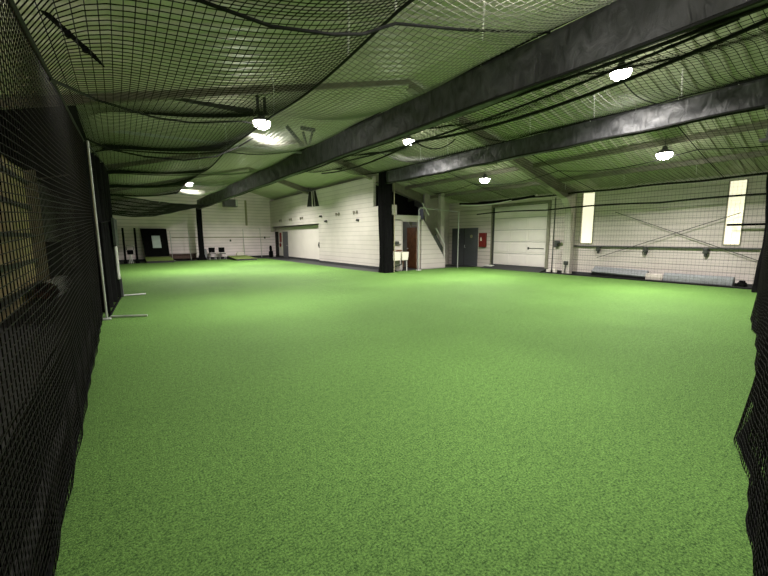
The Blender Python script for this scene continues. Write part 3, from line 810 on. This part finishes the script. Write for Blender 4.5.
# ------------------------------------------------------------------ lamps
def make_lamp(loc, label, first):
    if first is None:
        o = empty("high_bay_lamp", loc, label, "lamp", "high bay lamps under the roof")
        m = MB(); m.tube([(0, 0, .20), (0, 0, .10), (0, 0, .06), (0, 0, .0)], [.05, .08, .18, .20], 20); m.build("housing", M["housing"], o, smooth=False)
        m = MB(); m.tube([(0, 0, -.002), (0, 0, -.05), (0, 0, -.10), (0, 0, -.14), (0, 0, -.16)], [.19, .185, .16, .10, .02], 20); m.build("lens", M["lens"], o, smooth=True)
        m = MB(); m.tube([(0, 0, .2), (0, 0, .45)], .008, 6); m.build("hook_rod", M["steel"], o)
        return o
    return copy_tree(first, loc, label)
LAMPS = [
    ((2.87, 8.74, 4.20), "big glowing lamp above the left roof net", 1.0),
    ((2.97, 20.1, 4.20), "small distant glowing lamp over the far left of the hall", 1.5),
    ((8.45, 10.3, 4.90), "glowing lamp just below the long black girder", 1.0),
    ((8.55, 3.68, 4.90), "largest glowing lamp between the two black girders", 1.0),
    ((11.95, 9.84, 3.85), "glowing lamp in front of the garage door", 1.0),
    ((12.47, 4.08, 3.85), "glowing lamp near the barred window", 1.0),
    ((7.2, 17.0, 5.05), "lamp hidden behind the long girder before the partition", 1.6),
    ((7.0, 24.0, 5.05), "lamp hidden behind the long girder at the far end", 1.8),
]
first = None
def light(name, loc, power, col=(1, .96, .88), r=.16, spot=False):
    ld = bpy.data.lights.new(name, "AREA"); ld.shape = "DISK"; ld.size = r * 2; ld.energy = power; ld.color = col
    ld.spread = math.radians(150)
    lo = bpy.data.objects.new(name, ld); COL.objects.link(lo); lo.location = loc
    return lo
LP = 320.0
for loc, lab, p in LAMPS:
    l = make_lamp(loc, lab, first)
    if first is None: first = l
    light("lamp_light", (loc[0], loc[1], loc[2] - .18), LP * p)
    pl = bpy.data.lights.new("lamp_glow", "POINT"); pl.energy = 18; pl.shadow_soft_size = .12; pl.color = (1, .96, .88)
    po = bpy.data.objects.new("lamp_glow", pl); COL.objects.link(po); po.location = (loc[0], loc[1], loc[2] - .42)
# lamps behind the viewer continue the rows
for loc, lab in (((2.9, 2.1, 4.2), "lamp of the left row just above the viewer"), ((8.5, -2.9, 4.9), "lamp of the middle row behind the viewer")):
    make_lamp(loc, lab, first); light("lamp_light", (loc[0], loc[1], loc[2] - .18), LP * .6)
    pl = bpy.data.lights.new("lamp_glow", "POINT"); pl.energy = 45; pl.shadow_soft_size = .12; pl.color = (1, .96, .88)
    po = bpy.data.objects.new("lamp_glow", pl); COL.objects.link(po); po.location = (loc[0], loc[1], loc[2] - .40)
rl = bpy.data.lights.new("room_fill", "POINT"); rl.energy = 7; rl.shadow_soft_size = .1  # fill light added without a fixture to brighten the small room
ro = bpy.data.objects.new("room_fill", rl); COL.objects.link(ro); ro.location = (11.6, 15.2, 2.2)
# unseen lane lamp, with a spot added to warm the tan wall
make_lamp((-.85, 4.6, 3.42), "lamp added inside the netted lane, out of view", first)
sl = bpy.data.lights.new("lane_spot", "SPOT"); sl.energy = 560; sl.color = (1, .85, .55); sl.spot_size = math.radians(46); sl.spot_blend = .5; sl.shadow_soft_size = .1
so = bpy.data.objects.new("lane_spot", sl); COL.objects.link(so); so.location = (-.8, 4.6, 2.9)
so.rotation_euler = (Vector((-2.6, 9.2, 2.2)) - so.location).to_track_quat("-Z", "Y").to_euler()

# ------------------------------------------------------------------ far end things
def chair(loc, label, first):
    if first is not None: return copy_tree(first, loc, label)
    o = empty("folding_chair", loc, label, "chair", "dark chairs against the far wall")
    m = MB(); m.bbox(-.22, .22, -.22, .20, .42, .47, .02); m.build("seat", M["screen_grey"], o)
    m = MB(); m.bbox(-.22, .22, .18, .23, .52, .90, .02); m.build("backrest", M["black"], o)
    for sx in (-1, 1):
        m = MB(); m.tube([(sx * .21, -.2, 0), (sx * .21, -.18, .43)], .014, 6); m.build("leg", M["white_paint"], o)
        m = MB(); m.tube([(sx * .21, .24, 0), (sx * .21, .2, .5), (sx * .21, .21, .88)], .014, 6); m.build("leg", M["white_paint"], o)
    return o
c0 = chair((5.72, 30.3, -.02), "dark chair against the far wall next to the slim column", None)
chair((6.42, 30.3, -.02), "dark chair against the far wall beside the low turf ramp", c0)

def ramp(x0, x1, y0, y1, h0, h1, label):
    o = empty("pitching_mound", ((x0 + x1) / 2, y0, 0), label, "mound", "turf ramps at the far end"); og = ((x0 + x1) / 2, y0, 0)
    m = MB(og); m.poly([(x0, y0, 0), (x0, y1, 0), (x0, y1, h1), (x0, y0, h0)], (x1 - x0, 0, 0)); m.build("base", M["rubber"], o)
    m = MB(og); m.grid(lambda u, v: (x0 - .01 + (x1 - x0 + .02) * u, y0 - .015 + (y1 - y0) * v, h0 + .012 + (h1 - h0) * v ** 1.2), 4, 6); m.build("turf_top", M["mound_turf"], o)
ramp(1.40, 2.95, 28.3, 30.4, .12, .30, "olive turf ramp in front of the black target screen")
ramp(6.7, 8.15, 27.3, 30.0, .10, .24, "olive turf ramp in front of the two chairs")
m = MB((7.0, 28.8, 0)); m.poly([(6.1, 29.4, 0), (6.65, 27.5, 0), (6.65, 27.5, .10), (6.65, 29.8, .22), (6.1, 29.6, .18)], (0, .02, 0))

# target backstop
o = empty("target_screen", (2.0, 30.6, 0), "leaning black target screen with a pale strike zone square", "screen"); og = (2.0, 30.6, 0)
m = MB(og); m.poly([(1.30, 30.85, 2.28), (2.86, 30.85, 2.28), (2.92, 30.55, .32), (1.48, 30.55, .32)], (0, .06, 0)); m.build("canvas", M["black"], o)
m = MB(og); m.poly([(1.92, 30.72, 1.78), (2.42, 30.72, 1.78), (2.47, 30.58, .93), (1.95, 30.58, .93)], (0, .01, 0)); m.build("strike_zone", M["zone"], o)
m = MB(og); m.tube([(1.32, 30.9, 2.28), (1.5, 30.6, .0)], .03, 6); m.tube([(2.85, 30.9, 2.28), (2.92, 30.6, 0)], .03, 6); m.build("frame", M["steel"], o)
# rack
o = empty("upright_rack", (.62, 29.2, 0), "black rack of two tall uprights near the target screen", "rack"); og = (.62, 29.2, 0)
for x in (.28, .92):
    m = MB(og); m.bbox(x - .06, x + .06, 29.14, 29.26, 0, 2.28, .02); m.build("upright", M["black"], o)
    m = MB(og); m.bbox(x - .10, x + .10, 28.8, 29.7, 0, .16, .03); m.build("foot", M["black"], o)
m = MB(og); m.box(.28, .92, 29.4, 29.46, .05, .11); m.build("crossbar", M["steel"], o)
o = empty("machine_stand", (.56, 28.95, 0), "small dark machine on pale legs standing between the rack uprights", "machine"); og = (.56, 28.95, 0)
m = MB(og); m.bbox(.40, .74, 28.85, 29.08, .58, .86, .05); m.build("body", M["black"], o)
m = MB(og); m.tube([(.38, 28.92, .86), (.38, 28.92, 1.14), (.76, 28.92, 1.10), (.76, 28.92, .86)], .02, 6); m.build("handle", M["steel"], o)
for x in (.46, .56, .68):
    m = MB(og); m.tube([(.57, 28.95, .6), (x, 28.8 + abs(x - .56), .0)], .022, 6); m.build("leg", M["white_paint"], o)
# low bench
o = empty("low_bench", (3.6, 31.0, 0), "low dark reddish bench along the far wall left of slim column", "bench"); og = (3.6, 31.0, 0)
m = MB(og); m.bbox(2.95, 4.72, 30.85, 31.15, .40, .46, .02); m.build("seat", M["bench"], o)
for x in (3.0, 4.6):
    m = MB(og); m.bbox(x, x + .08, 30.87, 31.13, 0, .40, .01); m.build("leg", M["bench"], o)
m = MB(og); m.box(3.0, 4.65, 30.99, 31.02, .10, .40); m.build("back_board", M["bench"], o)
# thin pole frames by the far wall
def pole_frame(x0, x1, y, h, label):
    m = MB(((x0 + x1) / 2, y, 0)); m.tube([(x0, y, 0), (x0 - .05, y, h), (x1 - .05, y + .02, h + .05), (x1, y, 0)], .02, 6); m.tube([(x0, y, .03), (x0 + .1, y - .5, .02)], .02, 6)
    tag(m.build("pole_frame", M["galv"]), label, "frame", "thin pole frames by the far wall")
pole_frame(3.1, 4.3, 30.6, 2.1, "thin pale pole frame between target screen and slim column")
pole_frame(8.2, 9.55, 30.7, 2.3, "thin pale pole frame near the partition end of the far wall")
m = MB((5.3, 30.4, 0)); m.bbox(5.22, 5.44, 30.75, 30.95, -.02, .7, .05); m.bbox(5.26, 5.40, 30.79, 30.91, .7, .78, .03)
tag(m.build("storage_bin", M["mat_grey"]), "grey bin standing behind the slim column", "bin")
m = MB((7.95, 30.9, 0)); m.bbox(7.6, 8.25, 30.8, 31.1, -.02, .42, .04); m.bbox(7.7, 8.1, 30.85, 31.05, .42, .47, .02)
tag(m.build("storage_box", M["sink"]), "white box on the floor against the far wall", "box")
# heater under the roof, conduit
o = empty("unit_heater", (7.2, 30.2, 3.95), "grey unit heater hung high before the far wall", "heater"); og = (7.2, 30.2, 3.95)
m = MB(og); m.bbox(6.68, 7.68, 29.9, 30.5, 3.95, 4.50, .03)
for k in range(5): m.box(6.74, 7.50, 29.885, 29.9, 4.02 + k * .09, 4.06 + k * .09)
m.build("case", M["heater"], o)
m = MB(og); m.box(7.52, 7.66, 29.88, 29.9, 4.0, 4.5); m.build("side_panel", M["white_paint"], o)
for x in (6.8, 7.55):
    m = MB(og); m.tube([(x, 30.2, 4.5), (x, 30.2, roof(x) - .05)], .012, 5); m.build("hanger_rod", M["steel"], o)
for x, z, lab in ((7.3, 1.4, "small dark outlet on far wall beside the chairs"), (10.05, 1.62, "small dark outlet on far wall near the partition")):
    m = MB((x, YB, z)); m.bbox(x - .06, x + .06, YB - .06, YB - .001, z - .08, z + .08, .01); m.bbox(x - .03, x + .03, YB - .075, YB - .055, z - .05, z + .05, .01)
    tag(m.build("wall_outlet", M["steel"]), lab, "outlet", "outlets on the far wall")
m = MB((8.7, YB, 3)); m.box(8.55, 8.7, YB - .05, YB - .001, 2.6, 4.6)
tag(m.build("wall_stain_strip", M["tan"]), "faded tan vertical strip high on the far wall", "strip")

# partition side: far doors, loft window, hooks
m = MB((PX + .35, 28.9, 0)); m.box(PX + .31, PX + .349, 28.35, 29.4, 0, 2.08)
d2 = m.build("door_2", M["grey_door"]); struct(d2, "grey door at the far end of the white partition", "door")
m = MB((PX + .35, 28.9, 0)); m.tube([(PX + .28, 28.48, .98), (PX + .31, 28.48, .98)], .035, 8); m.build("door_knob", M["galv"], d2)
m = MB((PX + .35, 30.8, 0)); m.box(PX + .32, PX + .349, 30.45, 31.2, 0, 2.1)
struct(m.build("door_3", M["void"]), "dark open doorway in the far corner beside the red strip", "door")
m = MB((PX + .3, 29.9, 1.2)); m.bbox(PX + .27, PX + .345, 29.75, 30.05, 1.25, 2.0, .02)
tag(m.build("wall_sign", M["red"]), "red vertical sign between the two far doors", "sign")
o = empty("fire_extinguisher", (PX + .25, 29.85, .9), "small red extinguisher hung under the red sign", "extinguisher"); og = (PX + .25, 29.85, .9)
m = MB(og); m.tube([(PX + .25, 29.85, .85), (PX + .25, 29.85, .88), (PX + .25, 29.85, 1.1), (PX + .25, 29.85, 1.15)], [.05, .07, .07, .03], 12); m.build("cylinder", M["red"], o)
m = MB(og); m.tube([(PX + .25, 29.85, 1.15), (PX + .25, 29.85, 1.19), (PX + .25, 29.75, 1.21)], .018, 6); m.box(PX + .25, PX + .35, 29.83, 29.87, 1.0, 1.03); m.build("valve", M["black"], o)
m = MB((10.2, 30.9, 0)); m.bbox(10.2, 10.5, 30.6, 30.95, -.02, .5, .08); m.bbox(10.25, 10.45, 30.7, 30.9, .5, .95, .08)
tag(m.build("equipment_bag", M["black"]), "dark bag standing in the far corner doorway", "bag")
# loft window
o = empty("loft_window", (PX, 22.8, 3.6), "small dark window with flaring shape high on the partition", "window"); o["kind"] = "thing"; og = (PX, 22.8, 3.6)
m = MB(og); m.poly([(PX - .02, 21.85, 3.58), (PX - .02, 23.7, 3.66), (PX - .02, 23.35, 4.6), (PX - .02, 22.35, 4.6)], (.018, 0, 0)); m.build("opening", M["void"], o)
m = MB(og); m.poly([(PX - .05, 22.75, 3.62), (PX - .05, 22.85, 3.62), (PX - .05, 22.88, 4.6), (PX - .05, 22.78, 4.6)], (.03, 0, 0)); m.poly([(PX - .05, 22.4, 3.62), (PX - .05, 22.45, 3.62), (PX - .05, 22.6, 4.6), (PX - .05, 22.56, 4.6)], (.03, 0, 0)); m.build("mullion", M["dingy_white"], o)
m = MB((PX - .3, 23.4, 4.6)); m.poly([(PX - .45, 23.3, 4.62), (PX - .05, 22.6, 4.62), (PX - .05, 24.4, 4.66), (PX - .5, 24.3, 4.7)], (0, 0, .06)); m.tube([(PX - .1, 23.2, 4.66), (PX - .1, 23.2, roof(PX) - .05)], .012, 5)
tag(m.build("wall_bracket", M["steel"]), "dark flat bracket jutting out above the loft window", "bracket")
def hook_pair(y, z, label):
    m = MB((PX - .02, y, z))
    for dy in (-.16, .16):
        m.bbox(PX - .10, PX - .002, y + dy - .05, y + dy + .05, z - .02, z + .10, .02)
        m.bbox(PX - .08, PX - .03, y + dy - .035, y + dy + .035, z - .10, z - .02, .02)
    m.box(PX - .03, PX - .002, y - .2, y + .2, z - .005, z + .015)
    tag(m.build("twin_spotlight", M["olive_steel"]), label, "spotlight", "twin fittings along the partition")
for y, lab in ((28.8, "twin wall fitting furthest along the partition, near the far corner"), (26.7, "twin wall fitting second from the far corner on the partition"), (24.65, "twin wall fitting left of the loft window's lower edge"), (19.4, "twin wall fitting right of the loft window on the ribbed wall"), (17.4, "twin wall fitting closest to the black column")):
    hook_pair(y, 2.93, lab)
for y, z, lab in ((20.9, 2.6, "small dark wall box below the fitting right of the loft window"), (17.15, 2.52, "small dark wall box below the fitting closest to the black column"), (21.6, 2.93, "small flat wall box at the edge of the ribbed partition")):
    m = MB((PX, y, z)); m.bbox(PX - .10, PX - .001, y - .09, y + .09, z - .06, z + .06, .02); m.tube([(PX - .1, y, z), (PX - .16, y - .02, z - .02)], .04, 8)
    tag(m.build("wall_box", M["steel"]), lab, "wall box", "small boxes on the partition")
m = MB((PX, 22.1, 1.1)); m.box(PX + .0 - .04, PX + .0, 22.0, 22.05, .95, 1.3); m.box(PX - .07, PX - .03, 22.0, 22.05, 1.05, 1.2)
tag(m.build("wall_latch", M["steel"]), "dark latch at the edge of the recessed white wall", "latch")

# ------------------------------------------------------------------ sink corner
o = empty("utility_sink", (10.75, 13.85, 0), "white double utility sink on thin legs beside the black column", "sink"); og = (10.75, 13.85, 0)
for x in (10.30, 10.76):
    m = MB(og)
    m.poly([(x, 13.6, .90), (x + .44, 13.6, .90), (x + .40, 13.62, .52), (x + .04, 13.62, .52)], (0, .03, 0))
    m.poly([(x, 14.05, .90), (x + .44, 14.05, .90), (x + .40, 14.03, .52), (x + .04, 14.03, .52)], (0, .03, 0))
    m.poly([(x, 13.6, .90), (x, 14.08, .90), (x + .04, 14.05, .52), (x + .04, 13.62, .52)], (.03, 0, 0))
    m.poly([(x + .44, 13.6, .90), (x + .44, 14.08, .90), (x + .40, 14.05, .52), (x + .40, 13.62, .52)], (-.03, 0, 0))
    m.box(x + .04, x + .40, 13.62, 14.05, .52, .55)
    m.build("basin", M["sink"], o)
for x in (10.37, 11.13):
    for y in (13.68, 14.08):
        m = MB(og); m.tube([(x, y, -.02), (x, y, .53)], .02, 6); m.build("leg", M["white_paint"], o)
m = MB(og); m.tube([(10.75, 14.06, .88), (10.75, 14.04, 1.05), (10.75, 13.9, 1.02)], .018, 6); m.build("faucet", M["galv"], o)
m = MB(og); m.tube([(10.55, 13.86, .53), (10.55, 13.86, .25), (10.75, 14.0, .2), (10.75, 14.15, .2)], .03, 8); m.tube([(10.98, 13.86, .53), (10.98, 13.88, .3), (10.75, 13.9, .24)], .03, 8); m.build("drain_pipe", M["steel"], o)
m = MB((10.85, 14.15, 1.25)); m.box(10.66, 11.1, 14.06, PY - .001, 1.24, 1.28); m.bbox(10.72, 11.0, 14.08, 14.18, 1.28, 1.40, .02)
tag(m.build("wall_shelf", M["steel"]), "small dark shelf with a box on the wall above the sink", "shelf")
m = MB((10.6, 14.15, .95)); m.box(10.62, 11.2, 14.13, PY - .001, .93, .98)
tag(m.build("splash_strip", M["brown_door"]), "thin brown strip on the wall right behind the sink rim", "strip")
# doorway: frame, brown door leaf, inner window
d = MB((11.7, PY, 0)); d.box(11.22, 11.27, PY - .02, PY + .17, 0, 2.4); d.box(12.34, 12.38, PY - .02, PY + .17, 0, 2.4); d.box(11.22, 12.38, PY - .02, PY + .17, 2.35, 2.41)
d4 = d.build("door_4", M["dingy_white"]); struct(d4, "doorway frame right of the sink with brown door", "door")
d = MB((11.7, PY, 0)); d.poly([(12.30, PY + .18, .01), (12.42, PY + 1.05, .01), (12.46, PY + 1.05, .01), (12.34, PY + .18, .01)], (0, 0, 2.08)); tag(d.build("door_leaf", M["brown_door"], d4), "brown wooden door leaf standing open")
d = MB((11.7, PY, 0)); d.tube([(12.41, PY + .95, 1.0), (12.34, PY + .95, 1.0)], .03, 8); d.build("door_knob", M["galv"], d4)
m = MB((11.6, 16.3, 0)); m.box(11.35, 11.42, 16.25, 16.299, 0, 2.05); m.box(12.0, 12.07, 16.25, 16.299, 0, 2.05); m.box(11.35, 12.07, 16.25, 16.299, 2.0, 2.07)
w5 = m.build("window_3", M["dingy_white"]); struct(w5, "pale framed dark glass door deep inside the small room", "window")
m = MB((11.6, 16.3, 0)); m.box(11.42, 12.0, 16.28, 16.297, .02, 2.0); m.build("pane", M["glass"], w5)
m = MB((11.4, 15.2, 0)); m.bbox(11.75, 12.25, 15.3, 15.75, -.02, .75, .03); m.bbox(11.78, 12.22, 15.33, 15.72, .75, .80, .02)
tag(m.build("storage_box", M["brown_door"]), "brown box on the floor inside the small room", "box")
# stairs and handrail
o = empty("staircase", (13.3, 14.7, 0), "steep stairs with pale handrail climbing left behind the triangular panel", "stairs"); og = (13.3, 14.7, 0)
for k in range(11):
    t = k / 10
    m = MB(og); x = 14.05 - 1.6 * t; m.box(x - .12, x + .12, PY + .02, PY + .9, .18 + 2.2 * t, .22 + 2.2 * t); m.build("tread", M["tan"], o)
m = MB(og); m.poly([(14.16, PY + .92, .25), (14.16, PY + .92, .05), (12.45, PY + .92, 2.3), (12.45, PY + .92, 2.6)], (0, .04, 0)); m.build("stringer", M["dingy_white"], o)
m = MB(og); m.tube([(14.1, PY - .05, 1.2), (13.45, PY - .05, 2.05)], .03, 8); m.build("handrail", M["white_paint"], o)
m = MB(og); m.tube([(12.95, PY - .05, 2.70), (12.5, PY - .05, 3.28)], .03, 8); m.build("handrail", M["white_paint"], o)
m = MB(og); m.tube([(14.1, PY - .05, 1.2), (14.1, PY - .05, .02)], .025, 8); m.build("newel_post", M["white_paint"], o)
m = MB(og); m.poly([(14.05, PY + .02, .62), (14.05, PY + .02, 1.05), (13.5, PY + .02, 1.75), (13.3, PY + .02, 1.5)], (0, .02, 0)); m.build("side_board", M["steel"], o)
m = MB((14.6, 15.55, 1.1)); m.bbox(14.45, 14.85, 15.52, 15.6, .85, 1.35, .02); m.bbox(14.5, 14.8, 15.5, 15.525, .95, 1.25, .01)
tag(m.build("notice_board", M["tan"]), "tan board on the alcove wall beside the grey door", "board")
# goal-like pole frame
o = empty("goal_frame", (13.1, 13.5, 0), "tall pale pole goal frame standing in front of stairs and doorway", "frame"); og = (13.1, 13.5, 0)
m = MB(og); m.tube([(11.70, 13.5, 0), (11.72, 13.5, 2.86), (11.80, 13.5, 2.96), (11.9, 13.5, 2.97), (14.35, 13.5, 2.88)], .025, 8); m.build("crossbar", M["galv"], o)
m = MB(og); m.tube([(14.43, 13.5, 0), (14.44, 13.5, 2.88)], .025, 8); m.build("post", M["galv"], o)
m = MB(og); m.bbox(11.6, 11.85, 13.42, 13.58, 0, .03, .01); m.build("foot_plate", M["white_paint"], o)

# garage opener rail / gathered net by the garage head, its glare drawn as a pale cord
o = empty("gathered_net", (15.0, 11, 3.2), "gathered net bundle above the garage door, its glare drawn as a pale cord", "net"); og = (15.0, 11, 3.2)
m = MB(og); m.tube(sag_line((15.0, 9.6, 3.36), (14.6, 13.6, 3.30), .10, 16), .05, 8); m.build("bundle", M["black"], o)
m = MB(og); m.tube(sag_line((14.9, 10.4, 3.30), (14.5, 13.4, 3.22), .12, 16), .02, 6); m.build("glare_cord", M["cord"], o)

# ------------------------------------------------------------------ camera and world
f_px = 368.0
yaw, pit, rol, H = math.radians(35.58), math.radians(7.86), math.radians(.28), 1.6
fw = Vector((math.sin(yaw) * math.cos(pit), math.cos(yaw) * math.cos(pit), -math.sin(pit)))
r0 = Vector((math.cos(yaw), -math.sin(yaw), 0)); d0 = fw.cross(r0)
rr = r0 * math.cos(rol) + d0 * math.sin(rol); dd = -r0 * math.sin(rol) + d0 * math.cos(rol)
cd = bpy.data.cameras.new("camera"); cam = bpy.data.objects.new("camera", cd); COL.objects.link(cam)
cd.sensor_width = 36; cd.lens = f_px / 768 * 36; cd.clip_start = .02; cd.clip_end = 200
mw = Matrix.Identity(4)
for i in range(3):
    mw[i][0], mw[i][1], mw[i][2] = rr[i], -dd[i], -fw[i]
mw[2][3] = H
cam.matrix_world = mw
scene.camera = cam

w = bpy.data.worlds.new("world"); scene.world = w; w.use_nodes = True
w.node_tree.nodes["Background"].inputs["Color"].default_value = (.8, .85, .9, 1)
w.node_tree.nodes["Background"].inputs["Strength"].default_value = .05
scene.view_settings.view_transform = "Standard"
scene.view_settings.look = "None"
scene.view_settings.exposure = 0.0
scene.view_settings.gamma = 1.0
scene.cycles.max_bounces = 8
scene.cycles.diffuse_bounces = 5
